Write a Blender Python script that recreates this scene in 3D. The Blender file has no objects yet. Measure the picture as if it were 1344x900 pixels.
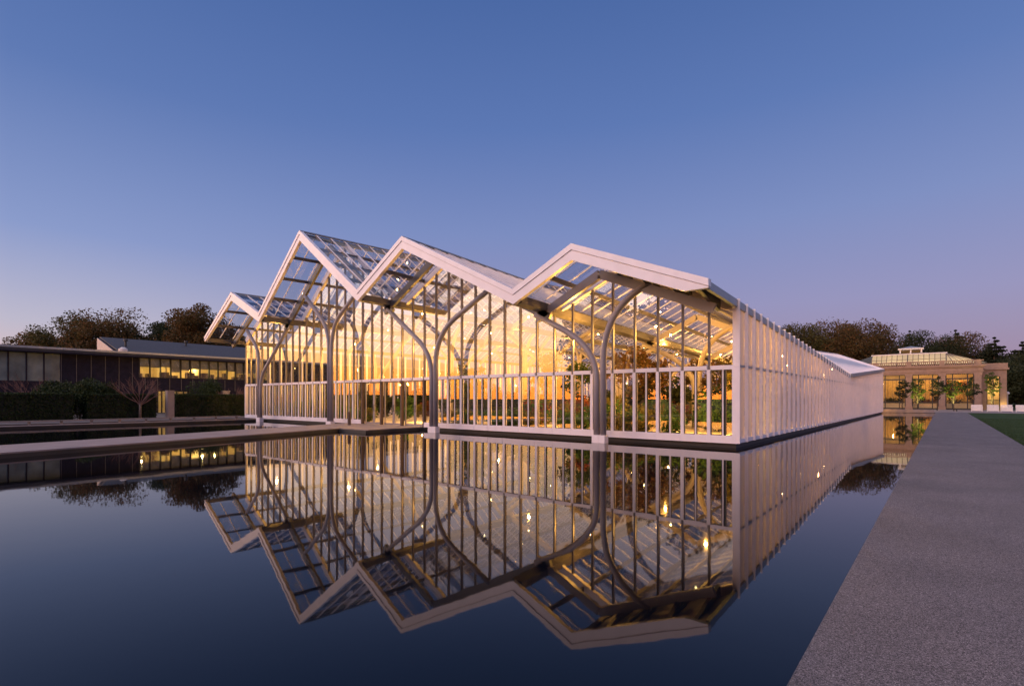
import bpy, math, random
from mathutils import Vector
import numpy as np

sc = bpy.context.scene
COL = sc.collection
R = math.radians

# ------------------------------------------------------------------ camera
YAW = R(39.7)
CAM_H = 1.7
F_PX = 681.0
cam = bpy.data.cameras.new('camera')
cam.sensor_fit = 'HORIZONTAL'
cam.sensor_width = 36
cam.lens = 36 * F_PX / 1344
cam.shift_y = 73 / 1344
cam.clip_start = 0.1
cam.clip_end = 3000
cam_o = bpy.data.objects.new('camera', cam)
COL.objects.link(cam_o)
cam_o.location = (0, 0, CAM_H)
cam_o.rotation_euler = (R(90), 0, YAW)
sc.camera = cam_o

# ------------------------------------------------------------------ sky (dusk: the sun has just set behind the viewer, to the left)
SUN = Vector((-0.50, -0.866, 0)).normalized()
world = bpy.data.worlds.new('World')
sc.world = world
world.use_nodes = True
wn, wl = world.node_tree.nodes, world.node_tree.links
wn.clear()
w_out = wn.new('ShaderNodeOutputWorld')
bg = wn.new('ShaderNodeBackground')
bg.inputs['Strength'].default_value = 1.0
tc = wn.new('ShaderNodeTexCoord')
sep = wn.new('ShaderNodeSeparateXYZ')
wl.new(tc.outputs['Generated'], sep.inputs[0])


def vm(op, a, b=None):
    n = wn.new('ShaderNodeVectorMath')
    n.operation = op
    for i, v in enumerate((a, b)):
        if v is None:
            continue
        if isinstance(v, (tuple, list, Vector)):
            n.inputs[i].default_value = v
        elif isinstance(v, float):
            n.inputs['Scale'].default_value = v
        else:
            wl.new(v, n.inputs[i])
    return n


def sky_ramp(stops, k):
    n = wn.new('ShaderNodeValToRGB')
    el = n.color_ramp.elements
    while len(el) < len(stops):
        el.new(0.5)
    for e, (p, c) in zip(el, stops):
        e.position = p
        e.color = (c[0] / k, c[1] / k, c[2] / k, 1)
    wl.new(sep.outputs['Z'], n.inputs['Fac'])
    s = vm('SCALE', n.outputs['Color'])
    s.inputs['Scale'].default_value = k
    return s.outputs[0]


# twilight colours by height over the horizon: away from the sun, to the side of it, and over the place where it set; the bright zenith is added as fill light
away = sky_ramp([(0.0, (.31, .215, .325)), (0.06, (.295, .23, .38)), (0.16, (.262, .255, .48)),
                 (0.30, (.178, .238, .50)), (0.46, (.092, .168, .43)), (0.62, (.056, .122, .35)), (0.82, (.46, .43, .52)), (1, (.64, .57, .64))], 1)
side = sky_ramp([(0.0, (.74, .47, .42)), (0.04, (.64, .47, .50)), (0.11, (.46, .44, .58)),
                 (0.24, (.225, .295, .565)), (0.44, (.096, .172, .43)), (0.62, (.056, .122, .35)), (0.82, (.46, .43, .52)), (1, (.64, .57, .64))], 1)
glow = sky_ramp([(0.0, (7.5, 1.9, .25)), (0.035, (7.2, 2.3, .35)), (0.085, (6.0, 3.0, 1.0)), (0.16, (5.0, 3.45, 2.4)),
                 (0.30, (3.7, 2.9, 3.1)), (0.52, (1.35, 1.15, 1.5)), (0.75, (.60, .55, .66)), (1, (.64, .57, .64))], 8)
flat = vm('NORMALIZE', vm('MULTIPLY', tc.outputs['Generated'], (1, 1, 0)).outputs[0])
dot = vm('DOT_PRODUCT', flat.outputs[0], SUN)


def mrange(a, b):
    n = wn.new('ShaderNodeMapRange')
    n.interpolation_type = 'SMOOTHSTEP'
    n.inputs['From Min'].default_value = a
    n.inputs['From Max'].default_value = b
    wl.new(dot.outputs['Value'], n.inputs['Value'])
    return n.outputs['Result']


def wmix(f, a, b):
    n = wn.new('ShaderNodeMix')
    n.data_type = 'RGBA'
    wl.new(f, n.inputs[0])
    wl.new(a, n.inputs[6])
    wl.new(b, n.inputs[7])
    return n.outputs[2]


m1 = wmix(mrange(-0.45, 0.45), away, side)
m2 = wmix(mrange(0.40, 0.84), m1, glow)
sky = wn.new('ShaderNodeTexSky')
sky.sky_type = 'NISHITA'
sky.sun_disc = False
sky.sun_elevation = R(0.5)
sky.sun_rotation = math.atan2(SUN.x, SUN.y)
nsk = vm('SCALE', sky.outputs[0])
nsk.inputs['Scale'].default_value = 0.05
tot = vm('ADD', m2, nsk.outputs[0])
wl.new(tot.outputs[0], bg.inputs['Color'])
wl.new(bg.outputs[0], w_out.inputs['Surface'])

sc.view_settings.view_transform = 'Standard'
sc.view_settings.look = 'None'
sc.view_settings.exposure = 0.0
sc.view_settings.gamma = 1
sc.view_settings.use_curve_mapping = False
sc.render.engine = 'CYCLES'
sc.cycles.use_denoising = True
sc.cycles.max_bounces = 14
sc.cycles.diffuse_bounces = 4
sc.cycles.glossy_bounces = 5
sc.cycles.transmission_bounces = 6
sc.cycles.transparent_max_bounces = 48
sc.cycles.sample_clamp_indirect = 6
sc.cycles.caustics_reflective = False
sc.cycles.caustics_refractive = False


# ------------------------------------------------------------------ materials
def mat(name, color, rough=0.6, metal=0.0, var=0.12, scale=3.0, bump=0.0, bscale=30.0, spec=0.5, island=0.0):
    m = bpy.data.materials.new(name)
    m.use_nodes = True
    n, l = m.node_tree.nodes, m.node_tree.links
    b = n['Principled BSDF']
    b.inputs['Roughness'].default_value = rough
    b.inputs['Metallic'].default_value = metal
    b.inputs['Specular IOR Level'].default_value = spec
    t = n.new('ShaderNodeTexCoord')
    nz = n.new('ShaderNodeTexNoise')
    nz.inputs['Scale'].default_value = scale
    nz.inputs['Detail'].default_value = 6
    l.new(t.outputs['Object'], nz.inputs['Vector'])
    mr = n.new('ShaderNodeMapRange')
    mr.inputs['From Min'].default_value = 0.3
    mr.inputs['From Max'].default_value = 0.7
    mr.inputs['To Min'].default_value = 1 - var
    mr.inputs['To Max'].default_value = 1 + var
    l.new(nz.outputs['Fac'], mr.inputs['Value'])
    mx = n.new('ShaderNodeVectorMath')
    mx.operation = 'SCALE'
    mx.inputs[0].default_value = color
    l.new(mr.outputs[0], mx.inputs['Scale'])
    last = mx.outputs[0]
    if island:
        g = n.new('ShaderNodeNewGeometry')
        m2 = n.new('ShaderNodeMapRange')
        m2.inputs['To Min'].default_value = 1 - island
        m2.inputs['To Max'].default_value = 1 + island
        l.new(g.outputs['Random Per Island'], m2.inputs['Value'])
        s2 = n.new('ShaderNodeVectorMath')
        s2.operation = 'SCALE'
        l.new(last, s2.inputs[0])
        l.new(m2.outputs[0], s2.inputs['Scale'])
        last = s2.outputs[0]
    l.new(last, b.inputs['Base Color'])
    if bump:
        nb = n.new('ShaderNodeTexNoise')
        nb.inputs['Scale'].default_value = bscale
        nb.inputs['Detail'].default_value = 4
        l.new(t.outputs['Object'], nb.inputs['Vector'])
        bp = n.new('ShaderNodeBump')
        bp.inputs['Strength'].default_value = bump
        bp.inputs['Distance'].default_value = 0.02
        l.new(nb.outputs['Fac'], bp.inputs['Height'])
        l.new(bp.outputs[0], b.inputs['Normal'])
    return m


def leaf_mat(name, color, color2, trans=0.35):
    m = bpy.data.materials.new(name)
    m.use_nodes = True
    n, l = m.node_tree.nodes, m.node_tree.links
    b = n['Principled BSDF']
    b.inputs['Roughness'].default_value = 0.65
    b.inputs['Specular IOR Level'].default_value = 0.25
    g = n.new('ShaderNodeNewGeometry')
    mx = n.new('ShaderNodeMix')
    mx.data_type = 'RGBA'
    l.new(g.outputs['Random Per Island'], mx.inputs[0])
    mx.inputs[6].default_value = (*color, 1)
    mx.inputs[7].default_value = (*color2, 1)
    l.new(mx.outputs[2], b.inputs['Base Color'])
    tr = n.new('ShaderNodeBsdfTranslucent')
    l.new(mx.outputs[2], tr.inputs['Color'])
    ms = n.new('ShaderNodeMixShader')
    ms.inputs[0].default_value = trans
    l.new(b.outputs[0], ms.inputs[1])
    l.new(tr.outputs[0], ms.inputs[2])
    l.new(ms.outputs[0], n['Material Output'].inputs['Surface'])
    return m


def glass_mat(name, ior=1.9, tint=(.93, .95, .93), rough=0.0, wobble=0.0):
    m = bpy.data.materials.new(name)
    m.use_nodes = True
    n, l = m.node_tree.nodes, m.node_tree.links
    n.remove(n['Principled BSDF'])
    g = n.new('ShaderNodeNewGeometry')
    io = n.new('ShaderNodeMapRange')
    io.inputs['To Min'].default_value = ior
    io.inputs['To Max'].default_value = 1 / ior
    l.new(g.outputs['Backfacing'], io.inputs['Value'])
    fr = n.new('ShaderNodeFresnel')
    l.new(io.outputs[0], fr.inputs['IOR'])
    tr = n.new('ShaderNodeBsdfTransparent')
    tr.inputs['Color'].default_value = (*tint, 1)
    gl = n.new('ShaderNodeBsdfGlossy')
    gl.inputs['Roughness'].default_value = rough
    gl.inputs['Color'].default_value = (1, 1, 1, 1)
    if wobble:
        t = n.new('ShaderNodeTexCoord')
        nb = n.new('ShaderNodeTexNoise')
        nb.inputs['Scale'].default_value = 0.9
        l.new(t.outputs['Object'], nb.inputs['Vector'])
        bp = n.new('ShaderNodeBump')
        bp.inputs['Strength'].default_value = wobble
        bp.inputs['Distance'].default_value = 0.02
        l.new(nb.outputs['Fac'], bp.inputs['Height'])
        l.new(bp.outputs[0], gl.inputs['Normal'])
    ms = n.new('ShaderNodeMixShader')
    l.new(fr.outputs[0], ms.inputs[0])
    l.new(tr.outputs[0], ms.inputs[1])
    l.new(gl.outputs[0], ms.inputs[2])
    l.new(ms.outputs[0], n['Material Output'].inputs['Surface'])
    return m


def frosted_mat(name, color, trans=0.45):
    m = bpy.data.materials.new(name)
    m.use_nodes = True
    n, l = m.node_tree.nodes, m.node_tree.links
    b = n['Principled BSDF']
    b.inputs['Base Color'].default_value = (*color, 1)
    b.inputs['Roughness'].default_value = 0.38
    tr = n.new('ShaderNodeBsdfTranslucent')
    tr.inputs['Color'].default_value = (*color, 1)
    ms = n.new('ShaderNodeMixShader')
    ms.inputs[0].default_value = trans
    l.new(b.outputs[0], ms.inputs[1])
    l.new(tr.outputs[0], ms.inputs[2])
    l.new(ms.outputs[0], n['Material Output'].inputs['Surface'])
    return m


def emit_mat(name, color, s):
    m = bpy.data.materials.new(name)
    m.use_nodes = True
    n, l = m.node_tree.nodes, m.node_tree.links
    b = n['Principled BSDF']
    b.inputs['Base Color'].default_value = (*color, 1)
    b.inputs['Emission Color'].default_value = (*color, 1)
    b.inputs['Emission Strength'].default_value = s
    return m


def water_mat():
    m = bpy.data.materials.new('pool_water')
    m.use_nodes = True
    n, l = m.node_tree.nodes, m.node_tree.links
    b = n['Principled BSDF']
    b.inputs['Base Color'].default_value = (.003, .004, .007, 1)
    b.inputs['Roughness'].default_value = 0.022
    b.inputs['IOR'].default_value = 1.31
    t = n.new('ShaderNodeTexCoord')
    nb = n.new('ShaderNodeTexNoise')
    nb.inputs['Scale'].default_value = 1.1
    nb.inputs['Detail'].default_value = 3
    l.new(t.outputs['Object'], nb.inputs['Vector'])
    bp = n.new('ShaderNodeBump')
    bp.inputs['Strength'].default_value = 0.035
    bp.inputs['Distance'].default_value = 0.03
    l.new(nb.outputs['Fac'], bp.inputs['Height'])
    l.new(bp.outputs[0], b.inputs['Normal'])
    return m


def path_mat():
    m = bpy.data.materials.new('aggregate_paving')
    m.use_nodes = True
    n, l = m.node_tree.nodes, m.node_tree.links
    b = n['Principled BSDF']
    b.inputs['Roughness'].default_value = 0.8
    t = n.new('ShaderNodeTexCoord')
    v = n.new('ShaderNodeTexVoronoi')
    v.inputs['Scale'].default_value = 190
    l.new(t.outputs['Object'], v.inputs['Vector'])
    r = n.new('ShaderNodeValToRGB')
    e = r.color_ramp.elements
    e[0].position = 0.0
    e[0].color = (.02, .018, .02, 1)
    e[1].position = 1.0
    e[1].color = (.44, .38, .38, 1)
    x = e.new(0.45)
    x.color = (.135, .112, .115, 1)
    x = e.new(0.85)
    x.color = (.25, .21, .215, 1)
    sp = n.new('ShaderNodeSeparateColor')
    l.new(v.outputs['Color'], sp.inputs[0])
    l.new(sp.outputs[0], r.inputs['Fac'])
    nz = n.new('ShaderNodeTexNoise')
    nz.inputs['Scale'].default_value = 0.7
    nz.inputs['Detail'].default_value = 8
    l.new(t.outputs['Object'], nz.inputs['Vector'])
    mr = n.new('ShaderNodeMapRange')
    mr.inputs['From Min'].default_value = 0.3
    mr.inputs['From Max'].default_value = 0.7
    mr.inputs['To Min'].default_value = 0.82
    mr.inputs['To Max'].default_value = 1.18
    l.new(nz.outputs['Fac'], mr.inputs['Value'])
    s = n.new('ShaderNodeVectorMath')
    s.operation = 'SCALE'
    l.new(r.outputs['Color'], s.inputs[0])
    l.new(mr.outputs[0], s.inputs['Scale'])
    l.new(s.outputs[0], b.inputs['Base Color'])
    bp = n.new('ShaderNodeBump')
    bp.inputs['Strength'].default_value = 0.5
    bp.inputs['Distance'].default_value = 0.006
    l.new(v.outputs['Distance'], bp.inputs['Height'])
    l.new(bp.outputs[0], b.inputs['Normal'])
    return m


M = {
    'white': mat('white_painted_steel', (.87, .81, .865), .42, var=.05, scale=2),
    'steel': mat('grey_painted_steel', (.29, .26, .285), .38, var=.06, scale=2),
    'bronze': mat('grey_brown_steel', (.105, .095, .10), .45, var=.08),
    'mull': mat('shaded_white_steel', (.15, .13, .14), .4, var=.06),  # upper mullions: white steel, overhang shade and backlight put into the colour
    'inner': mat('amber_lit_white_steel', (.48, .40, .30), .45, var=.06),  # white steel indoors, tinted to carry the amber of the lamplight
    'flash': mat('zinc_flashing', (.33, .35, .38), .4, .5, var=.08),
    'dark': mat('dark_plinth', (.03, .027, .028), .6),
    'gasket': mat('black_gasket', (.03, .03, .03), .5),
    'glass': glass_mat('clear_glass', 1.9),
    'frontglass': glass_mat('front_glass', 2.25, (.86, .86, .82), wobble=.008),
    'dullglass': glass_mat('bronze_tint_glass', 1.32, (.85, .82, .75)),
    'roofglass': glass_mat('roof_glass', 1.9, (.70, .74, .80)),
    'frost': frosted_mat('frosted_panel', (.58, .52, .57), .16),
    'soffit': mat('lilac_soffit', (.42, .40, .43), .5),
    'floor': mat('honey_paving', (.52, .43, .32), .55, var=.15, scale=1.2),
    'lamp': emit_mat('lamp_glow', (1, .72, .30), 90),
    'brown': mat('weathered_timber', (.11, .068, .055), .7, var=.2, scale=8),
    'walk': mat('pale_paving', (.27, .215, .215), .7, var=.14, scale=1.5, bump=.15),
    'kerb': mat('cast_stone', (.29, .235, .235), .7, var=.14, scale=2, bump=.15),
    'terrace': mat('terrace_paving', (.13, .11, .115), .75, var=.15, scale=1),
    'grass': mat('lawn_grass', (.042, .070, .024), .9, var=.4, scale=.8, bump=.6, bscale=90, spec=.1),
    'ground': mat('meadow', (.035, .05, .022), .9, var=.3, scale=.6, spec=.1),
    'blade': leaf_mat('grass_blades', (.035, .066, .018), (.06, .09, .028), .3),
    'clad': mat('plum_cladding', (.024, .021, .036), .7, var=.25, scale=2, spec=.15),
    'slate': mat('slate_roof', (.06, .062, .075), .65, var=.15, scale=4, spec=.25),
    'stone': mat('warm_limestone', (.28, .185, .14), .75, var=.12, scale=2.5, bump=.2),
    'cream': mat('cream_plaster', (.70, .60, .42), .7, var=.08),
    'pale': mat('pale_concrete', (.48, .42, .40), .75, var=.1),
    'curtain': mat('ochre_curtain', (.55, .35, .14), .8, var=.2, scale=3),
    'bark': mat('bark', (.06, .045, .035), .9, var=.3, scale=6, bump=.5),
    'greybark': mat('pale_bark', (.17, .13, .12), .85, var=.25, scale=6),
    'twig': mat('rosy_twigs', (.16, .085, .08), .8),
    'hedge': leaf_mat('hedge_leaves', (.014, .030, .010), (.035, .055, .016), .2),
    'core': mat('hedge_core', (.010, .014, .007), .9),
    'rust': leaf_mat('rust_leaves', (.145, .07, .025), (.08, .072, .026)),
    'ochre': leaf_mat('ochre_leaves', (.22, .10, .026), (.10, .072, .022)),
    'olive': leaf_mat('olive_leaves', (.06, .072, .024), (.10, .078, .028)),
    'deep': leaf_mat('deep_green_leaves', (.028, .042, .017), (.045, .05, .02)),
    'pine': leaf_mat('pine_needles', (.015, .024, .014), (.028, .034, .018), .15),
    'fresh': leaf_mat('fresh_leaves', (.06, .10, .02), (.10, .13, .03), .45),
    'shrub': leaf_mat('shrub_leaves', (.045, .11, .02), (.10, .17, .03), .45),
    'golden': leaf_mat('golden_leaves', (.16, .13, .02), (.24, .20, .04), .45),
    'redleaf': leaf_mat('red_leaves', (.24, .06, .025), (.16, .07, .025), .4),
    'linen': mat('white_paint', (.68, .64, .66), .5, var=.05),
    'sky_reflection': mat('grey_sky_reflection', (.16, .155, .16), .3),
    'pewter': glass_mat('pewter_glass', 2.1, (.55, .62, .62)),
}


# ------------------------------------------------------------------ mesh helpers
class MB:
    def __init__(s):
        s.v, s.f, s.mi = [], [], []

    def add(s, vs, fs, mi=0):
        o = len(s.v)
        s.v.extend(tuple(p) for p in vs)
        s.f.extend(tuple(i + o for i in f) for f in fs)
        s.mi.extend([mi] * len(fs))
        return s

    def box(s, x0, x1, y0, y1, z0, z1, mi=0):
        vs = [(x0, y0, z0), (x1, y0, z0), (x1, y1, z0), (x0, y1, z0), (x0, y0, z1), (x1, y0, z1), (x1, y1, z1), (x0, y1, z1)]
        return s.add(vs, [(0, 3, 2, 1), (4, 5, 6, 7), (0, 1, 5, 4), (1, 2, 6, 5), (2, 3, 7, 6), (3, 0, 4, 7)], mi)

    def hexa(s, bot, top, mi=0):
        return s.add(list(bot) + list(top), [(3, 2, 1, 0), (4, 5, 6, 7), (0, 1, 5, 4), (1, 2, 6, 5), (2, 3, 7, 6), (3, 0, 4, 7)], mi)

    def bar(s, a, b, w, h, side=None, mi=0):
        a, b = Vector(a), Vector(b)
        d = (b - a).normalized()
        if side is None:
            side = d.cross(Vector((0, 0, 1)))
            if side.length < 1e-4:
                side = Vector((1, 0, 0))
        u = Vector(side)
        u = (u - d * u.dot(d)).normalized()
        n = u.cross(d)
        c = [u * (i * w / 2) + n * (j * h / 2) for i, j in ((-1, -1), (1, -1), (1, 1), (-1, 1))]
        return s.hexa([a + q for q in c], [b + q for q in c], mi)

    def tube(s, pts, rads, seg=8, mi=0, cap=True):
        pts = [Vector(p) for p in pts]
        if not isinstance(rads, (list, tuple)):
            rads = [rads] * len(pts)
        o = len(s.v)
        ref = None
        for i, p in enumerate(pts):
            d = (pts[min(i + 1, len(pts) - 1)] - pts[max(i - 1, 0)])
            if d.length < 1e-6:
                d = Vector((0, 0, 1))
            d.normalize()
            if ref is None:
                ref = d.orthogonal()
            u = (ref - d * ref.dot(d)).normalized()
            ref = u
            w = d.cross(u)
            for k in range(seg):
                t = 2 * math.pi * k / seg
                s.v.append(tuple(p + (u * math.cos(t) + w * math.sin(t)) * rads[i]))
        for i in range(len(pts) - 1):
            for k in range(seg):
                k2 = (k + 1) % seg
                s.f.append((o + i * seg + k, o + i * seg + k2, o + (i + 1) * seg + k2, o + (i + 1) * seg + k))
                s.mi.append(mi)
        if cap:
            s.f.append(tuple(o + k for k in reversed(range(seg))))
            s.f.append(tuple(o + (len(pts) - 1) * seg + k for k in range(seg)))
            s.mi += [mi, mi]
        return s

    def prism_y(s, poly, y0, y1, mi=0):
        """polygon of (x, z) points swept from y0 to y1"""
        n = len(poly)
        vs = [(x, y0, z) for x, z in poly] + [(x, y1, z) for x, z in poly]
        fs = [tuple(range(n)), tuple(reversed(range(n, 2 * n)))]
        fs += [(i, i + n, (i + 1) % n + n, (i + 1) % n) for i in range(n)]
        return s.add(vs, fs, mi)

    def prism_z(s, poly, z0, z1, mi=0):
        n = len(poly)
        vs = [(x, y, z0) for x, y in poly] + [(x, y, z1) for x, y in poly]
        fs = [tuple(reversed(range(n))), tuple(range(n, 2 * n))]
        fs += [(i, (i + 1) % n, (i + 1) % n + n, i + n) for i in range(n)]
        return s.add(vs, fs, mi)

    def ball(s, c, r, seg=10, rings=6, mi=0):
        pts, rad = [], []
        for i in range(rings + 1):
            t = math.pi * i / rings
            pts.append((c[0], c[1], c[2] - r * math.cos(t)))
            rad.append(max(r * math.sin(t), 1e-3))
        return s.tube(pts, rad, seg, mi)

    def leaves(s, c, rad, n, size, rng, squash=1.0, mi=0):
        """n loose leaf quads spread through a ball (or a flattened one)"""
        d = rng.normal(size=(n, 3))
        d /= np.linalg.norm(d, axis=1)[:, None]
        p = d * (rad * rng.random((n, 1)) ** 0.45)
        p[:, 2] *= squash
        p += np.array(c)
        u = rng.normal(size=(n, 3))
        u /= np.linalg.norm(u, axis=1)[:, None]
        w = np.cross(u, rng.normal(size=(n, 3)))
        w /= np.linalg.norm(w, axis=1)[:, None]
        sz = size * (0.6 + 0.8 * rng.random((n, 1)))
        a, b = u * sz * 0.5, w * sz * 0.34
        q = np.stack([p - a, p + b, p + a, p - b], 1).reshape(-1, 3)
        o = len(s.v)
        s.v.extend(map(tuple, q.tolist()))
        s.f.extend((o + 4 * i, o + 4 * i + 1, o + 4 * i + 2, o + 4 * i + 3) for i in range(n))
        s.mi.extend([mi] * n)
        return s

    def build(s, name, mats, parent=None, base=None, smooth=False, loc=None):
        if base is None:
            base = BASE.get(parent.name, (0, 0, 0)) if parent else (0, 0, 0)
        me = bpy.data.meshes.new(name)
        me.from_pydata([(x - base[0], y - base[1], z - base[2]) for x, y, z in s.v], [], s.f)
        for m in (mats if isinstance(mats, (list, tuple)) else [mats]):
            me.materials.append(M[m] if isinstance(m, str) else m)
        me.polygons.foreach_set('material_index', s.mi)
        if smooth:
            me.polygons.foreach_set('use_smooth', [True] * len(s.f))
        me.update()
        o = bpy.data.objects.new(name, me)
        COL.objects.link(o)
        if parent:
            o.parent = parent
            BASE[o.name] = base
        elif loc is not None:
            o.location = loc
        return o


BASE = {}


def tag(o, label=None, cat=None, group=None, kind=None):
    if label:
        o['label'] = label
    if cat:
        o['category'] = cat
    if group:
        o['group'] = group
    if kind:
        o['kind'] = kind
    return o


def thing(name, label, cat, base, group=None):
    o = bpy.data.objects.new(name, None)
    o.empty_display_size = 0.3
    COL.objects.link(o)
    o.location = base
    BASE[o.name] = tuple(base)
    return tag(o, label, cat, group)


def copy_tree(o, parent=None):
    c = o.copy()
    COL.objects.link(c)
    c.parent = parent
    for ch in list(o.children):
        copy_tree(ch, c)
    return c


def lamp(name, loc, watts, color, parent=None, r=0.15):
    L = bpy.data.lights.new(name, 'POINT')
    L.energy = watts
    L.color = color
    L.shadow_soft_size = r
    o = bpy.data.objects.new(name, L)
    COL.objects.link(o)
    b = BASE.get(parent.name, (0, 0, 0)) if parent else (0, 0, 0)
    o.location = (loc[0] - b[0], loc[1] - b[1], loc[2] - b[2])
    if parent:
        o.parent = parent
    return o


CY, SY = math.cos(YAW), math.sin(YAW)


def at(u, t):
    """ground position seen in column u of the 1344 px wide photograph, t metres in front of the lens"""
    a = (u - 672) / F_PX
    return (t * (-SY + CY * a), t * (CY + SY * a))


def hgt(v, t):
    return CAM_H + t * (523 - v) / F_PX


# ------------------------------------------------------------------ ground, pool, path, lawn, walkways
PX0, PX1, PY0, PY1 = -40.0, -0.65, -1.5, 78.0
g = MB()
far = 1500
for x0, x1, y0, y1 in ((-far, PX0, -far, far), (PX1, far, -far, far), (PX0, PX1, -far, PY0), (PX0, PX1, PY1, far)):
    g.add([(x0, y0, .03), (x1, y0, .03), (x1, y1, .03), (x0, y1, .03)], [(0, 1, 2, 3)])
for (xa, ya), (xb, yb) in (((PX0, PY0), (PX0, PY1)), ((PX0, PY1), (PX1, PY1)), ((PX1, PY1), (PX1, PY0)), ((PX1, PY0), (PX0, PY0))):
    g.add([(xa, ya, .03), (xb, yb, .03), (xb, yb, -.6), (xa, ya, -.6)], [(0, 1, 2, 3)])
tag(g.build('ground', 'ground'), kind='structure')
w = MB()
w.add([(PX0, PY0, 0), (PX1, PY0, 0), (PX1, PY1, 0), (PX0, PY1, 0)], [(0, 1, 2, 3)])
tag(w.build('water', water_mat()), kind='structure')
p = MB()
PATH_R = 2.12
p.box(PX1 - .02, PATH_R, -30, 79.0, -.3, .10)
tag(p.build('path', path_mat()), kind='structure')
p = MB()
p.box(PATH_R + .05, 70, -30, 90.0, -.1, .075)
tag(p.build('lawn', 'grass'), kind='structure')
p = MB()
p.box(PATH_R + .0, PATH_R + .05, -30, 90, -.1, .06)
tag(p.build('lawn_edging', 'dark'), kind='structure')
rng = np.random.default_rng(3)
n = 60000
yy = 12 + 45 * rng.random(n) ** 1.3
xx = PATH_R + .03 + rng.random(n) ** 1.2 * np.clip((yy - 8) * .55, 1.5, 20)
gm = MB()
hh = .03 + .04 * rng.random(n)
an = rng.random(n) * 6.283
ww = .006 + .006 * rng.random(n)
lx, ly = rng.normal(size=n) * .018, rng.normal(size=n) * .018
ca, sa = np.cos(an) * ww, np.sin(an) * ww
V = np.stack([np.stack([xx - ca, yy - sa, np.full(n, .07)], 1), np.stack([xx + ca, yy + sa, np.full(n, .07)], 1),
              np.stack([xx + lx, yy + ly, .075 + hh], 1)], 1).reshape(-1, 3)
gm.v = [tuple(q) for q in V.tolist()]
gm.f = [(3 * i, 3 * i + 1, 3 * i + 2) for i in range(n)]
gm.mi = [0] * n
tag(gm.build('grass', 'blade'), 'short green lawn grass along the right edge of the path', 'grass', kind='stuff')

# far end wall of the pool, paved court beyond
p = MB()
p.box(PX0, PATH_R - 2.9, 78.0, 78.6, -.3, .42)
tag(p.build('low_wall', 'kerb'), 'long low stone wall across the far end of the pool', 'wall')
p = MB()
p.box(-60, 30, 79.0, 99.6, -.1, .085)
tag(p.build('court', 'walk'), kind='structure')


# the flat walkway that crosses the water to the doors
def slab(poly, z0, z1, name, m, lip=.06):
    q = MB()
    q.prism_z(poly, z1 - lip, z1)
    cx = sum(a for a, b in poly) / len(poly)
    cy = sum(b for a, b in poly) / len(poly)
    inn = [(cx + (a - cx) * .985, cy + (b - cy) * .985) for a, b in poly]
    q.prism_z(inn, z0, z1 - lip, 1)
    return tag(q.build(name, [m, 'dark']), kind='structure')


def lerp(a, b, t):
    return a + (b - a) * t


def wf(y):
    return -20.5 - .281 * (y - 2.04)


def wb(y):
    return -23.9 - .31 * (y - 2.4)


poly = [(wb(-12), -12), (wf(-12), -12), (wf(15.1), 15.1), (-21.75, 15.1), (-21.75, 18.55), (wb(18.55), 18.55)]
slab(poly, -.3, .17, 'walkway', 'walk', .045)
XLW = -43.8
# paved terrace west of the pool with its two kerbs
p = MB()
p.box(-40.5, PX0 + .06, -1.5, 18.2, .125, .17)
p.box(-40.5, PX0 + .01, -1.5, 18.2, -.3, .125, 1)
tag(p.build('pool_kerb', ['kerb', 'dark']), kind='structure')
p = MB()
p.box(-64.6, -42.9, -18, 18.4, -.1, .16)
p.box(-64.6, XLW, 18.4, 90, -.1, .16)
tag(p.build('terrace', 'terrace'), kind='structure')
k = thing('terrace_rail', 'low pale rail on short posts along the far edge of the pool terrace', 'rail', (-42.6, 5, .03))
b = MB()
b.box(-42.75, -42.45, -18, 17.8, .30, .36)
b.build('rail', 'kerb', k)
for i in range(24):
    b = MB()
    y = -17 + i * 1.5
    b.box(-42.66, -42.54, y - .06, y + .06, .03, .30)
    b.build('post', 'kerb', k)

# ------------------------------------------------------------------ the glass conservatory
X0, MOD = -5.42, 0.955
XL = X0 - 40 * MOD
YG, YF, YP, YB, YE, YM = 18.64, 15.6, 17.6, 74.0, 75.5, 46.3
GX = [X0 - 4.775 - 9.55 * i for i in range(4)]
VX = [X0 + .02, -12.9, -23.4, -34.6, XL + .1]
ZR = [(7.20, 6.0, 7.28), (9.37, 8.1, 9.2), (11.62, 12.9, 11.6), (9.22, 9.6, 9.2)]
ZV = [(5.24, 3.57, 5.20), (5.94, 4.7, 5.9), (7.32, 6.9, 7.3), (7.30, 7.6, 7.3), (6.50, 6.6, 6.5)]


def along(tr, y):
    a, m_, b_ = tr
    return lerp(a, m_, (y - YF) / (YM - YF)) if y <= YM else lerp(m_, b_, (y - YM) / (YE - YM))


def ridge(gi, y):
    return along(ZR[gi], y)


def valley(vi, y):
    return along(ZV[vi], y)


def roof_z(x, y):
    for gi in range(4):
        xa, xr, xb = VX[gi], GX[gi], VX[gi + 1]
        if xa >= x >= xr:
            return lerp(ridge(gi, y), valley(gi, y), (x - xr) / (xa - xr))
        if xr >= x >= xb:
            return lerp(ridge(gi, y), valley(gi + 1, y), (x - xr) / (xb - xr))
    return valley(0, y) if x > VX[0] else valley(4, y)


cons = thing('conservatory', 'white glass conservatory with zigzag gables, lit golden inside, standing in the pool',
             'conservatory', (-24.5, 46, 0))

# plinth and floor
b = MB()
b.box(XL + .06, X0 - .06, YG + .06, YB, -.3, .155)
b.build('plinth', 'dark', cons)
b = MB()
b.box(XL + .1, X0 - .25, YG + .1, YB - .1, .158, .17)
b.build('floor', 'floor', cons)

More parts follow.
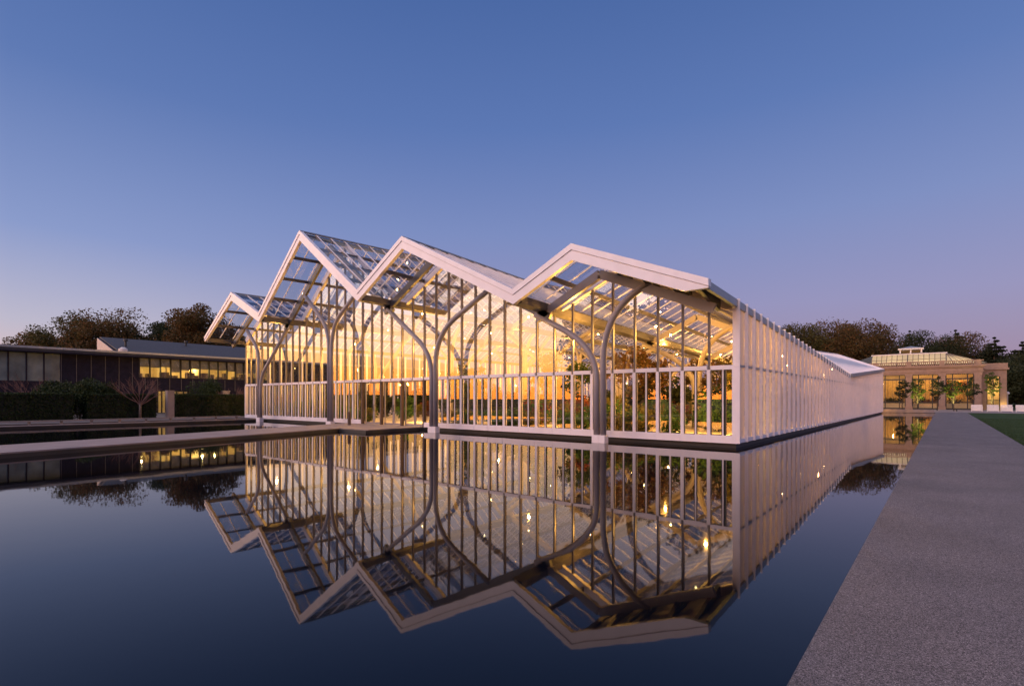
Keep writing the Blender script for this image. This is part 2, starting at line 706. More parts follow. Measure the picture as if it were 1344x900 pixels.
# front wall: mullions, sills, panes, doors
DOOR = range(17, 23)
for i in range(41):
    x = X0 - MOD * i
    wd = .115 if i else .15
    post = 17 <= i <= 23 and (i - 17) % 2 == 0
    zb = .17 if i in range(18, 23) else .155
    if i in (18, 20, 22):
        zb = 2.72
    b = MB()
    xm = min(max(x, XL + .07), X0 - .08)
    if zb < 2.7:
        b.box(xm - wd / 2, xm + wd / 2, YG - .09, YG + .09, zb, 2.72)
    wu = .075 if i else .13
    b.box(xm - wu / 2, xm + wu / 2, YG - .05, YG + .05, 2.72, roof_z(xm, YG) - .30, 1 if i else 0)
    b.build('mullion', ['brown' if post else 'white', 'mull'], cons)
for i in range(40):
    xa, xb = X0 - MOD * i - .0575, X0 - MOD * (i + 1) + .0575
    xc = (xa + xb) / 2
    b = MB()
    b.box(xb, xa, YG - .07, YG + .07, 2.71, 2.86)
    b.build('transom', 'white', cons)
    b = MB()
    zt = [roof_z(xb, YG) - .42, roof_z(xa, YG) - .42]
    pts = [(xb, 2.86), (xa, 2.86), (xa, zt[1])]
    for gx in list(GX) + VX[1:4]:
        if xb < gx < xa:
            pts.append((gx, roof_z(gx, YG) - .42))
    pts.append((xb, zt[0]))
    b.add([(x, YG + .02, z) for x, z in pts], [tuple(range(len(pts)))])
    b.build('upper_pane', 'frontglass', cons)
    if i in DOOR:
        continue
    b = MB()
    b.box(xb, xa, YG - .10, YG + .10, .157, .42)
    b.build('sill', 'white', cons)
    b = MB()
    b.box(xc - .022, xc + .022, YG - .04, YG + .04, .42, 2.71)
    if i == 0:
        b.box(xc + .03, xc + .10, YG - .03, YG + .07, .42, 2.71, 1)
    b.build('glazing_bar', ['white', 'gasket'], cons)
    for s in (-1, 1):
        x1, x2 = (xb, xc - .03) if s < 0 else (xc + .03, xa)
        q = MB()
        q.add([(x1, YG + .01, .42), (x2, YG + .01, .42), (x2, YG + .01, 2.71), (x1, YG + .01, 2.71)], [(0, 1, 2, 3)])
        pane = q.build('lower_pane', 'frontglass', cons)
        f = MB()
        for fx0, fx1, fz0, fz1 in ((x1, x1 + .022, .42, 2.71), (x2 - .022, x2, .42, 2.71), (x1 + .022, x2 - .022, .42, .445), (x1 + .022, x2 - .022, 2.685, 2.71)):
            f.box(fx0, fx1, YG - .03, YG + .005, fz0, fz1)
        f.build('pane_frame', 'gasket', pane)
for d in range(3):
    xa, xb = X0 - MOD * (17 + 2 * d) - .08, X0 - MOD * (19 + 2 * d) + .08
    xc = (xa + xb) / 2
    for x1, x2, hx in ((xb, xc - .01, xc - .09), (xc + .01, xa, xc + .09)):
        q = MB()
        q.add([(x1 + .07, YG + .16, .28), (x2 - .07, YG + .16, .28), (x2 - .07, YG + .16, 2.63), (x1 + .07, YG + .16, 2.63)], [(0, 1, 2, 3)])
        dr = q.build('door', 'glass', cons)
        f = MB()
        f.box(x1, x1 + .07, YG + .13, YG + .19, .18, 2.70)
        f.box(x2 - .07, x2, YG + .13, YG + .19, .18, 2.70)
        f.box(x1 + .07, x2 - .07, YG + .13, YG + .19, .18, .28)
        f.box(x1 + .07, x2 - .07, YG + .13, YG + .19, 2.63, 2.70)
        f.build('door_frame', 'steel', dr)
        f = MB()
        f.tube([(hx, YG + .07, .95), (hx, YG + .07, 1.35)], .018)
        f.box(hx - .01, hx + .01, YG + .07, YG + .13, .98, 1.0)
        f.box(hx - .01, hx + .01, YG + .07, YG + .13, 1.30, 1.32)
        f.build('handle', 'dark', dr)
# raking head of the front wall under each gable
for gi in range(4):
    for xa, xb in ((VX[gi], GX[gi]), (GX[gi], VX[gi + 1])):
        xa, xb = min(xa, X0 - .14), max(xb, XL + .14)
        b = MB()
        za, zb2 = roof_z(xa, YG), roof_z(xb, YG)
        poly = [(xa, za - .46), (xa, za - .14), (xb, zb2 - .14), (xb, zb2 - .46)]
        b.prism_y(poly, YG - .09, YG + .09)
        b.build('head_beam', 'white', cons)

# the east wall with its fins, and the plain west and north walls
NF = 58
dy = (YB - YG) / NF
for i in range(NF + 1):
    y = YG - .06 + (dy * i if i < NF else dy * i - .02)
    b = MB()
    zt = valley(0, y) + (.03 if y < YM else -.30)
    b.box(X0 - .02, X0 + .10, y - .028, y + .028, .165, zt)
    b.build('fin', 'white', cons)
for i in range(NF):
    y0, y1 = YG - .04 + dy * i, YG - .08 + dy * (i + 1)
    zt0, zt1 = valley(0, y0) - .26, valley(0, y1) - .26
    b = MB()
    xw = X0 - .03
    b.add([(xw, y0, .30), (xw, y1, .30), (xw, y1, 2.80), (xw, y0, 2.80)], [(0, 1, 2, 3)])
    b.add([(xw, y0, 2.88), (xw, y1, 2.88), (xw, y1, zt1), (xw, y0, zt0)], [(0, 1, 2, 3)])
    pn = b.build('wall_panel', 'frost', cons)
    f = MB()
    f.box(xw - .03, xw + .03, y0, y1, 2.80, 2.88)
    f.build('rail', 'flash', pn)
    f = MB()
    f.box(xw - .03, xw + .05, y0, y1, .16, .30)
    f.build('sill', 'white', pn)
    f = MB()
    f.hexa([(xw - .03, y0, zt0), (xw + .07, y0, zt0), (xw + .07, y1, zt1), (xw - .03, y1, zt1)],
           [(xw - .03, y0, zt0 + .25), (xw + .07, y0, zt0 + .25), (xw + .07, y1, zt1 + .25), (xw - .03, y1, zt1 + .25)])
    f.build('flashing', 'flash', pn)
for xw, nm in ((XL + .05, 'west_wall'),):
    b = MB()
    for i in range(14):
        y0, y1 = lerp(YG + .1, YB, i / 14), lerp(YG + .1, YB, (i + 1) / 14) - .12
        b.add([(xw, y0, .2), (xw, y1, .2), (xw, y1, valley(4, y1) - .2), (xw, y0, valley(4, y0) - .2)], [(0, 1, 2, 3)])
    b.build('side_glazing', 'glass', cons)
    b = MB()
    for i in range(59):
        y = lerp(YG + .05, YB, i / 58)
        b.box(xw - .08, xw + .08, y - .04, y + .04, .16, valley(4, y) - .15)
    b.build('side_mullions', 'white', cons)
b = MB()
pts = [(XL, .2), (X0, .2)]
for x in [VX[0]] + [q for gi in range(4) for q in (GX[gi], VX[gi + 1])]:
    pts.append((x, roof_z(x, YB) - .3))
b.add([(x, YB, z) for x, z in pts], [tuple(range(len(pts)))])
b.build('back_glazing', 'glass', cons)
b = MB()
for i in range(0, 41):
    x = min(max(X0 - MOD * i, XL + .05), X0 - .05)
    b.box(x - .06, x + .06, YB - .1, YB + .1, .16, roof_z(x, YB) - .2)
b.box(XL, X0, YB - .07, YB + .07, 2.72, 2.85)
b.build('back_mullions', 'white', cons)

# roof: eight slopes, each in a front and a back half, with bars on top and purlins below
for gi in range(4):
    for si, vi in ((0, gi), (1, gi + 1)):
        for ya, yb in ((YF + .1, YM), (YM, YE)):
            nb = max(2, round((yb - ya) / .955))
            gl, bars, pur = MB(), MB(), MB()

            def P(s, y, dz=0.0):
                x = lerp(VX[vi], GX[gi], s)
                return Vector((x, y, lerp(valley(vi, y), ridge(gi, y), s) - .06 + dz))
            solid = (gi == 0 and si == 0 and ya < 20)
            ys = YG + .15 if solid else ya
            gl.add([P(0, ys), P(1, ys), P(1, yb), P(0, yb)], [(0, 1, 2, 3) if si else (3, 2, 1, 0)])
            sl = gl.build('roof_slope', 'linen' if (gi == 0 and si == 0 and ya > 40) else 'roofglass', cons)  # far east slope: glass painted white for its grazing sky reflection
            if solid:
                q = MB()
                for k_ in range(3):
                    y0_, y1_ = lerp(ya, ys, k_ / 3), lerp(ya, ys, (k_ + 1) / 3) - .012
                    q.hexa([P(0, y0_, -.1), P(1, y0_, -.1), P(1, y1_, -.1), P(0, y1_, -.1)],
                           [P(0, y0_), P(1, y0_), P(1, y1_), P(0, y1_)])
                q.build('roof_deck', 'soffit', cons)
                q = MB()
                for k_ in range(4):
                    a_ = P(.12 + .23 * k_, ya + .25, -.12)
                    c_ = P(.12 + .23 * k_, YG - .2, -.12)
                    dn = Vector((0, 0, -.42))
                    s_ = Vector((.06, 0, 0))
                    q.hexa([a_ - s_, a_ + s_, c_ + s_ + dn, c_ - s_ + dn], [a_ - s_ + Vector((0, 0, .02)), a_ + s_ + Vector((0, 0, .02)), c_ + s_, c_ - s_])
                q.build('bracket', 'bronze', cons)
            for k_ in range(nb + 1):
                y = lerp(ya, yb, k_ / nb)
                if k_ == nb and yb == YM:
                    continue
                bars.bar(P(.0, y, .02), P(1, y, .02), .04, .06, side=(0, 1, 0))
            bars.build('glazing_bars', 'white', sl)
            slope_len = (P(1, ya) - P(0, ya)).length
            npur = max(2, round(slope_len / 1.75))
            for k_ in range(npur + 1):
                s = k_ / npur
                if k_ == npur:
                    pur.bar(P(.985, ya + .1, -.13), P(.985, yb, -.13), .10, .16)
                elif k_:
                    pur.bar(P(s, ya + .1, -.16), P(s, yb, -.16), .09, .18)
            pur.build('purlins', 'bronze', sl)
    # ridge capping
    b = MB()
    for ya, yb in ((YF, YM), (YM, YE)):
        b.bar((GX[gi], ya, ridge(gi, ya) - .01), (GX[gi], yb, ridge(gi, yb) - .01), .16, .07)
    b.build('ridge_cap', 'flash', cons)
for vi in range(1, 4):
    b = MB()
    for ya, yb in ((YF + .22, YM), (YM, YE - .1)):
        b.bar((VX[vi], ya, valley(vi, ya) - .36), (VX[vi], yb, valley(vi, yb) - .36), .55, .30)
    b.build('valley_gutter', 'bronze', cons)
b = MB()
b.bar((XL + .05, YF + .2, valley(4, YF) - .30), (XL + .05, YM, valley(4, YM) - .30), .3, .3)
b.bar((XL + .05, YM, valley(4, YM) - .30), (XL + .05, YE, valley(4, YE) - .30), .3, .3)
b.build('eave_gutter', 'bronze', cons)
b = MB()
for ya, yb in ((YF + .2, YG - .11),):
    b.bar((X0 - .02, ya, valley(0, ya) - .13), (X0 - .02, yb, valley(0, yb) - .13), .12, .25)
b.build('eave_flashing', 'flash', cons)
b = MB()
for ya, yb in ((YM + .3, YE - .25),):
    b.bar((X0 + .06, ya, valley(0, ya) - .15), (X0 + .06, yb, valley(0, yb) - .15), .16, .27)
b.build('eave_flashing', 'flash', cons)

# white fascias at both gable ends
for gi in range(4):
    for yf, ye, front in ((YF, YF + .2, True), (YE, YE - .2, False)):
        yy_ = YF if front else YE
        a_ = (VX[gi] + (.0 if gi else .05), valley(gi, yy_))
        r_ = (GX[gi], ridge(gi, yy_))
        c_ = (VX[gi + 1] - (.15 if gi == 3 else 0), valley(gi + 1, yy_) - (.08 if gi == 3 else 0))
        pr = -.035 if front else .035

        def ln(d):
            return [(x, z - d) for x, z in (a_, r_, c_)]
        cap = MB()
        cap.prism_y(ln(-.03) + ln(.19)[::-1], yf + pr, ye)
        fa = cap.build('fascia', 'white', cons)
        lo = MB()
        low = ln(.56)
        if gi == 0:
            low[0] = (a_[0] - .02, a_[1] - .24)
            low.insert(1, (a_[0] - .75, lerp(a_[1], r_[1], .75 / 4.7) - .56))
        if gi == 3:
            low[2] = (c_[0] + .02, c_[1] - .34)
        top = ln(.205)
        lo.prism_y(top + low[::-1], yf, ye - (.02 if front else -.02))
        lo.build('fascia_board', 'white', fa)

# twin tube piers: (start z, control z, bend end x/z, arm end x/z) as offsets of the front frame
ARMS = [
    [(-.13, 2.5, 3.68, -11.95, 4.54, -13.3, 5.26), (.13, 3.1, 5.0, -8.45, 5.74, -8.1, 5.89)],
    [(-.13, 2.8, 3.85, -20.8, 4.62, -23.5, 6.62), (.13, 3.4, 5.05, -17.75, 5.82, -15.9, 6.72)],
    [(-.13, 4.7, 6.0, -30.4, 6.84, -32.3, 8.43), (.13, 4.5, 6.1, -28.2, 6.78, -25.8, 8.30)],
    [(-.13, 4.2, 5.2, -39.65, 5.8, -41.0, 6.95), (.13, 2.2, 3.22, -38.0, 3.84, -34.7, 6.5)],
]


def frame(y, front):
    for gi in range(4):
        px = GX[gi]
        dz = (ridge(gi, y) - ridge(gi, YP))
        for s, z0, zc, bx, bz, ex, ez in ARMS[gi]:
            x = px + s * (1.1 if front else 1)
            kx = px - {0: -10.195, 1: -19.745, 2: -29.295, 3: -38.845}[gi]
            pts = [(x, y, -.02 if front else .16), (x, y, z0 + dz * .8)]
            for k_ in range(1, 11):
                t = k_ / 10
                qx = (1 - t) ** 2 * x + 2 * t * (1 - t) * x + t * t * (bx + kx)
                qz = (1 - t) ** 2 * (z0 + dz * .8) + 2 * t * (1 - t) * (zc + dz * .8) + t * t * (bz + dz * .9)
                pts.append((qx, y, qz))
            pts.append((ex + kx, y, ez + dz))
            b = MB()
            b.tube(pts, .125 if front else .14, 14)
            tb = b.build('pier_tube', 'steel' if front else 'inner', cons, smooth=True)
            if front:
                q = MB()
                q.box(x - .138, x + .138, y - .145, y + .145, -.3, .30)
                q.build('base_block', 'white', tb)
        for vi in (gi, gi + 1):
            xr, xv = px, VX[vi]
            if vi == 0:
                xv -= .45
            zr = ridge(gi, y) - .62
            zv = lerp(valley(vi, y), ridge(gi, y), (xv - VX[vi]) / (xr - VX[vi])) - .62
            if vi not in (0, 4):
                e = .35
                zv -= (zr - zv) / abs(xr - xv) * e
                xv += math.copysign(e, xv - xr)
            b = MB()
            b.bar((xr, y, zr), (xv, y, zv), .16 if front else .14, .34 if front else .30, side=(0, 1, 0))
            b.build('rafter', ('steel' if gi == 0 else 'bronze') if front else 'inner', cons)


frame(YP, True)
FY = [YG + (YB - YG) * k_ / 6 for k_ in range(1, 6)]
for y in FY:
    frame(y, False)
# small post at the corner end of the front rafter
b = MB()
b.box(X0 - .95, X0 - .75, YP - .08, YP + .08, .3, .31)
# spot lamps on the inner rafters, and the lamps themselves
rr = random.Random(7)
WARM = (1.0, .48, .085)
for y in FY:
    for gi in range(4):
        for vi in (gi, gi + 1):
            t = rr.uniform(.45, .8)
            x = lerp(GX[gi], VX[vi], t)
            z = lerp(ridge(gi, y), valley(vi, y), t) - .86
            b = MB()
            b.tube([(x, y - .22, z), (x, y - .02, z + .05)], .055, 10)
            b.box(x - .015, x + .015, y - .12, y - .09, z, z + .12)
            sp = b.build('spot_lamp', 'steel', cons)
            q = MB()
            q.tube([(x, y - .235, z - .004), (x, y - .222, z)], .05, 10)
            q.build('lamp_lens', 'lamp', sp)
IN_W = 1150
for i, y in enumerate([21.5, 31, 41, 51, 61, 70]):
    for gi in range(4):
        for k_ in (-1, 1):
            lamp('ceiling_lamp', (GX[gi] + 1.6 * k_ + rr.uniform(-.8, .8), y + k_ * 1.8, rr.uniform(3.8, 5.2)),
                 IN_W * (1.05 if gi == 0 else .5), WARM, cons, .05)


for x in (-6.9, -8.8, -12.2, -15.5, -24.5, -26.2, -33):
    lamp('floor_lamp', (x, 22.4, .7), 170, (1.0, .62, .12), cons, .05)

# ------------------------------------------------------------------ plants
def tree(name, label, base, h, cw, cb, leafm, seed, nc=34, nl=110, ls=.42, barkm='bark', group=None, cat='tree', gap=1.0, tr=None):
    rng = np.random.default_rng(seed)
    o = thing(name, label, cat, base, group)
    bx, by, bz = base
    tk, cr = MB(), MB()
    tr = tr or h * .018 + .05
    lean = rng.normal(size=2) * h * .02
    sp = [Vector((bx + lean[0] * t, by + lean[1] * t, bz + h * .86 * t)) for t in (0, .25, .5, .75, 1)]
    tk.tube(sp, [tr * 1.25, tr, tr * .75, tr * .45, tr * .12], 8)
    for i in range(nc):
        ph = rng.random() * 6.283
        ct = 1 - 2 * (i + .5) / nc
        st = math.sqrt(max(0, 1 - ct * ct))
        rad = (0.42 + .63 * rng.random())
        cz = bz + cb * h + (h - cb * h) * (.5 + .46 * ct * rad)
        c = Vector((bx + lean[0] + math.cos(ph) * st * rad * cw / 2, by + lean[1] + math.sin(ph) * st * rad * cw / 2, cz))
        t0 = max(.12, min(.9, (cz - bz) / h - .22))
        st_ = Vector((bx + lean[0] * t0, by + lean[1] * t0, bz + h * .86 * t0))
        mid = (st_ + c) / 2 + Vector((0, 0, -.04 * h))
        tk.tube([st_, mid, c], [tr * .34, tr * .2, tr * .05], 5, cap=False)
        cr.leaves(c, cw * (.10 + .09 * rng.random()) * gap, int(nl * (.6 + .8 * rng.random())), ls, rng, .75)
    tk.build('trunk', barkm, o, smooth=True)
    cr.build('crown', leafm, o)
    return o


def conifer(name, label, base, h, cw, seed, leafm='pine', cb=.2, group=None, ls=.4):
    rng = np.random.default_rng(seed)
    o = thing(name, label, 'tree', base, group)
    bx, by, bz = base
    tk, cr = MB(), MB()
    tk.tube([(bx, by, bz), (bx, by, bz + h * .5), (bx, by, bz + h * .98)], [h * .022, h * .013, .03], 7)
    nw = 17
    for k_ in range(nw):
        t = k_ / (nw - 1)
        z = bz + h * lerp(cb, .97, t)
        rad = cw / 2 * (1 - t) ** .75 * (.7 + .5 * rng.random()) + .08
        for j in range(6 if t < .85 else 3):
            ph = rng.random() * 6.283
            rj = rad * (.65 + .5 * rng.random())
            e = Vector((bx + math.cos(ph) * rj, by + math.sin(ph) * rj, z + rj * .12))
            s_ = Vector((bx, by, z))
            tk.tube([s_, e], [h * .004, .02], 4, cap=False)
            for q in (.45, .75, 1.0):
                cr.leaves(s_.lerp(e, q), rj * .27 + .18, 42, ls, rng, .6)
    tk.build('trunk', 'bark', o, smooth=True)
    cr.build('crown', leafm, o)
    return o


def shrub(name, label, base, h, wd, leafm, seed, n=500, ls=.16, group=None, cat='shrub'):
    rng = np.random.default_rng(seed)
    o = thing(name, label, cat, base, group)
    bx, by, bz = base
    st, fo = MB(), MB()
    for i in range(9):
        ph = rng.random() * 6.283
        rj = wd / 2 * (.2 + .7 * rng.random())
        e = (bx + math.cos(ph) * rj, by + math.sin(ph) * rj, bz + h * (.45 + .45 * rng.random()))
        st.tube([(bx, by, bz), e], [.025, .01], 5, cap=False)
        fo.leaves(e, wd * .26, n // 9, ls, rng, .9)
    fo.leaves((bx, by, bz + h * .4), wd * .42, n // 3, ls, rng, h / wd)
    st.build('stem', 'bark', o)
    fo.build('foliage', leafm, o)
    return o


def bare_tree(label, base, h, cw, seed, forks=5):
    rng = random.Random(seed)
    o = thing('bare_tree', label, 'tree', base)
    bx, by, bz = base
    tk, br = MB(), MB()
    f = h * .30
    tk.tube([(bx, by, bz), (bx, by, bz + f * .6), (bx, by, bz + f)], [.10, .085, .075], 9)

    def grow(p, d, L, r, lev):
        e = p + d * L
        m_ = p + d * L * .5 + Vector((rng.uniform(-1, 1), rng.uniform(-1, 1), rng.uniform(-.5, 1))) * L * .05
        br.tube([p, m_, e], [r, r * .8, r * .55], 5, cap=False)
        if lev == 0:
            return
        for i in range(3 if lev > 1 else 4):
            nd = (d + Vector((rng.uniform(-1, 1), rng.uniform(-1, 1), rng.uniform(-.35, .55))) * .55).normalized()
            grow(p + d * L * rng.uniform(.45, 1), nd, L * rng.uniform(.5, .75), r * .5, lev - 1)
    nb_ = 11
    for i in range(nb_):
        ph = 6.283 * i / nb_ + rng.uniform(-.25, .25)
        el = rng.uniform(.45, 1.15)
        d = Vector((math.cos(ph) * math.cos(el), math.sin(ph) * math.cos(el), math.sin(el)))
        grow(Vector((bx, by, bz + f * rng.uniform(.8, 1))), d, h * .33, .035, 3)
    tk.build('trunk', 'greybark', o, smooth=True)
    br.build('branches', 'twig', o)
    return o


def hedge(label, x, y0, y1, h, dp, seed, group):
    rng = np.random.default_rng(seed)
    q = MB()
    q.box(x - dp + .06, x - .06, y0 + .06, y1 - .06, .16, h - .06, 1)
    def scatter(n_, f):
        u_, v_ = rng.random(n_), rng.random(n_)
        for a_, b_ in zip(u_, v_):
            q.leaves(f(a_, b_), .07, 3, .11, rng)
    area = (y1 - y0) * h
    scatter(int(area * 90), lambda a_, b_: (x - .03, lerp(y0, y1, a_), .16 + (h - .16) * b_))
    scatter(int((y1 - y0) * dp * 60), lambda a_, b_: (x - dp * b_, lerp(y0, y1, a_), h - .02))
    scatter(int(h * dp * 60), lambda a_, b_: (x - dp * b_, y0 + .03, .16 + (h - .16) * a_))
    o = q.build('hedge', ['hedge', 'core'], base=(x, y0, .16), loc=(x, y0, .16))
    return tag(o, label, 'hedge', group)


# planting inside the conservatory
rs = random.Random(11)
kinds = [('shrub', 'leafy green shrub in the bed behind the lit front glass', 'shrub', 'green shrubs inside the conservatory'),
         ('shrub', 'golden yellow shrub glowing in the bed behind the lit front glass', 'golden', 'golden shrubs inside the conservatory'),
         ('shrub', 'red leaved plant in the bed behind the lit front glass', 'redleaf', 'red plants inside the conservatory')]
protos = []
for ki, (nm, lb, lm, gr) in enumerate(kinds):
    protos.append([shrub(nm, lb, (-12 - 2 * ki, 21.2, .17), 1.3, 1.5, lm, 60 + ki, 620, .17, gr)])
spots = []
for i in range(30):
    spots.append((rs.uniform(-42, -12), rs.uniform(20.2, 23.5)))
for i in range(10):
    spots.append((rs.uniform(-12, -7), rs.uniform(23.5, 30)))
for i in range(16):
    spots.append((rs.uniform(-42, -10), rs.uniform(26, 44)))
rs2 = random.Random(5)
bigp = shrub('shrub', 'tall dark green shrub in the middle of the conservatory floor', (-30, 30, .17), 2.3, 2.2, 'deep', 70, 900, .22, 'tall dark shrubs inside the conservatory')
for i in range(70):
    x, y = rs2.uniform(-42.5, -7), 26 + 34 * rs2.random() ** 1.3
    if -27 < x < -22 and y < 34:
        continue
    c = copy_tree(bigp)
    c.location = (x, y, .17)
    c.rotation_euler = (0, 0, rs2.uniform(0, 6))
    s = rs2.uniform(.75, 1.2)
    c.scale = (s * 1.15, s * 1.15, s)
for i in range(34):
    x = -8 - 34 * rs2.random()
    if -28 < x < -21.3:
        continue
    c = copy_tree(protos[0][0] if i % 3 else protos[1][0])
    c.location = (x, rs2.uniform(19.5, 20.6), .17)
    c.rotation_euler = (0, 0, rs2.uniform(0, 6))
    c.scale = [rs2.uniform(.5, .8)] * 3
for x, y in spots:
    if -28.5 < x < -20.5 and y < 24:
        continue
    ki = rs.choice([0, 0, 0, 1, 1, 2])
    c = copy_tree(protos[ki][0])
    c.location = (x, y, .17)
    c.rotation_euler = (0, 0, rs.uniform(0, 6))
    s = rs.uniform(.7, 1.35)
    c.scale = (s, s, s * rs.uniform(.8, 1.2))
tree('indoor_tree', 'amber leaved tree under the roof behind the fourth pier', (-12.6, 25.5, .17), 4.4, 4.0, .35, 'ochre', 21, 26, 90, .2, tr=.10)
tree('indoor_tree', 'spreading brown leaved tree behind the rightmost bays of glass', (-9.0, 29.5, .17), 3.9, 4.4, .35, 'rust', 22, 28, 90, .2, tr=.11)
tree('indoor_tree', 'slender golden tree just inside the glass corner', (-6.9, 24.2, .17), 2.9, 1.6, .35, 'golden', 23, 16, 70, .16, tr=.05)
tree('indoor_tree', 'green tree inside the glass between the doors and the third pier', (-19.2, 28.0, .17), 4.6, 3.6, .3, 'fresh', 24, 24, 80, .2, tr=.09)
tree('indoor_tree', 'green tree inside seen through the double doors', (-27.0, 27.5, .17), 4.2, 3.6, .25, 'fresh', 25, 24, 80, .2, tr=.09)

# hedges, shrubs and bare trees on the west terrace
hg = 'clipped hedges along the terrace'
hedge('long dark clipped hedge at the left edge of the terrace', -48, -6, 8.6, 2.07, 1.5, 31, hg)
hedge('dark clipped hedge behind the bare tree, left of the concrete post', -48, 9.3, 13.7, 2.05, 1.5, 32, hg)
hedge('dark clipped hedge between the concrete post and the glasshouse', -48, 15.0, 22.5, 2.05, 1.5, 33, hg)
for u, t, h, wd, lb in ((105, 38.5, 2.7, 2.3, 'tall dark shrub filling the gap between two hedges'),
                        (68, 41, 3.3, 2.6, 'dark rounded shrub rising behind the leftmost hedge'),
                        (126, 43, 3.4, 2.6, 'dark shrub rising behind the hedge left of the bare tree'),
                        (272, 47, 3.3, 3.2, 'dark shrub rising behind the hedge below the lit windows')):
    x, y = at(u, t)
    shrub('shrub', lb, (x, y, .16), h, wd, 'hedge', int(u), 3200, .14)
x, y = at(184, 40.0)
bare_tree('bare tree with a pale trunk and rosy twigs before the dark hedge', (x, y, .16), 3.9, 4, 5)
x, y = at(38, 42.0)
bare_tree('bare rosy twigged tree behind the hedge by the grey glazing', (x, y, .16), 4.0, 4, 8)
x, y = at(311, 47)
bare_tree('bare tree behind the hedge close to the glasshouse corner', (x, y, .16), 3.2, 3, 9)
b = MB()
x, y = at(223, 41.5)
b.box(x - .24, x + .24, y - .24, y + .24, .16, 2.3)
b.box(x - .27, x + .27, y - .27, y + .27, 2.3, 2.36)
tag(b.build('gate_post', 'kerb', base=(x, y, .16), loc=(x, y, .16)), 'square pale concrete post at the end of the right hedge', 'post')
b = MB()
x, y = at(294, 48)
b.box(x - .5, x + .5, y - .3, y + .3, .16, 2.35)
b.box(x - .54, x + .54, y - .34, y + .34, 2.35, 2.42)
tag(b.build('gate_post', 'pale', base=(x, y, .16), loc=(x, y, .16)), 'wide pale concrete pier just showing over the right hedge', 'post')
b = MB()
x, y = -26.6, 17.2
b.tube([(x, y, .17), (x, y, .85)], .10, 12)
b.tube([(x, y, .85), (x, y, .93)], [.115, .09], 12)
tag(b.build('bollard', 'brown', base=(x, y, .17), loc=(x, y, .17)), 'short brown bollard on the walkway before the glass front', 'bollard')

# ------------------------------------------------------------------ long dark building in the west
WX = -66.0
wb_ = thing('long_building', 'long low dark building with a strip of lit windows behind the hedges', 'building', (WX, 20, .16))


def wy(u):
    a = (u - 672) / F_PX
    return WX * (CY + SY * a) / (-SY + CY * a)


y_l, y_r = -2.0, 60.0
gz0, gz1 = wy(-40), wy(80)
ws, we = wy(183), wy(352)
zt = 6.15
b = MB()
b.box(WX - .3, WX, gz1, ws, 2.55, zt)
b.box(WX - .3, WX, ws, we, 2.55, 3.95)
b.box(WX - .3, WX, we, y_r, 2.55, zt)
b.box(WX - .3, WX, y_l, gz0, .16, zt)
b.box(WX - .3, WX, gz0, gz1, 2.55, 3.35)
for lo_, hi_ in ((gz0, wy(120)), (wy(160), wy(206)), (wy(252), y_r)):
    b.box(WX - .3, WX - .02, lo_, hi_, .16, 2.55)
b.box(WX - 12, WX - 11.7, y_l, y_r, .16, zt)
b.build('wall', 'clad', wb_)
sm = MB()
y = gz1
while y < y_r:
    if not (ws - .2 < y < we):
        sm.box(WX, WX + .05, y, y + .05, 2.6, zt)
    else:
        sm.box(WX, WX + .05, y, y + .05, 2.6, 3.9)
    y += 1.15
sm.build('seams', 'bronze', wb_)
b = MB()
b.box(WX - 6, WX - 5.8, ws - 3, we + 3, 3.5, zt, 0)
b.box(WX - 5.8, WX - .3, ws - 3, we + 3, 3.5, 3.56, 0)
b.box(WX - 5.8, WX - .3, ws - 3, we + 3, 6.0, 6.1, 0)
for yq in (ws + 2.9, ws + 6.3, ws + 10.5, ws + 12.6, ws + 17.5):
    b.box(WX - 5.8, WX - 1.6, yq, yq + .12, 3.56, 6.0)
b.build('room', 'cream', wb_)
rd = random.Random(4)
for i in range(16):
    yq = lerp(ws, we, (i + rd.uniform(.1, .8)) / 16)
    b = MB()
    b.box(WX - 1.9, WX - 1.2, yq, yq + rd.uniform(.3, .9), 3.56, rd.uniform(4.2, 4.8))
    b.build('cabinet', 'brown', wb_)
nw = 14
for i in range(nw):
    y0, y1 = lerp(ws, we, i / nw), lerp(ws, we, (i + 1) / nw)
    q = MB()
    q.add([(WX - .12, y0 + .05, 4.0), (WX - .12, y1 - .05, 4.0), (WX - .12, y1 - .05, zt - .1), (WX - .12, y0 + .05, zt - .1)], [(0, 1, 2, 3)])
    wd_ = q.build('window', 'glass', wb_)
    q = MB()
    q.box(WX - .25, WX + .04, y0 - .05, y0 + .05, 3.95, zt)
    q.box(WX - .25, WX + .06, y0 + .05, y1 - .05, 3.95, 4.02)
    q.build('window_frame', 'dark', wd_)
    q = MB()
    q.box(WX - .24, WX - .21, y0 + .06, y1 - .06, lerp(4, zt, [.52, .5, .55, .3, .42, .5, .5, .5, .5, .45, .35, .38, .4, .45][i]), zt - .06)
    q.build('sky_reflection', 'sky_reflection', wd_)  # grey board standing in for sky reflected in the upper panes
for i in range(5):
    y0, y1 = lerp(gz0, gz1, i / 5), lerp(gz0, gz1, (i + 1) / 5)
    q = MB()
    q.box(WX - .1, WX - .04, y0 + .05, y1 - .05, 3.38, 6.0)
    gp = q.build('glazing_panel', mat('grey_glazing', (.14, .185, .195), .25, var=.4, scale=.7), wb_)
    q = MB()
    q.box(WX - .1, WX + .04, y1 - .05, y1 + .05, 2.6, 6.1)
    q.build('panel_frame', 'clad', gp)
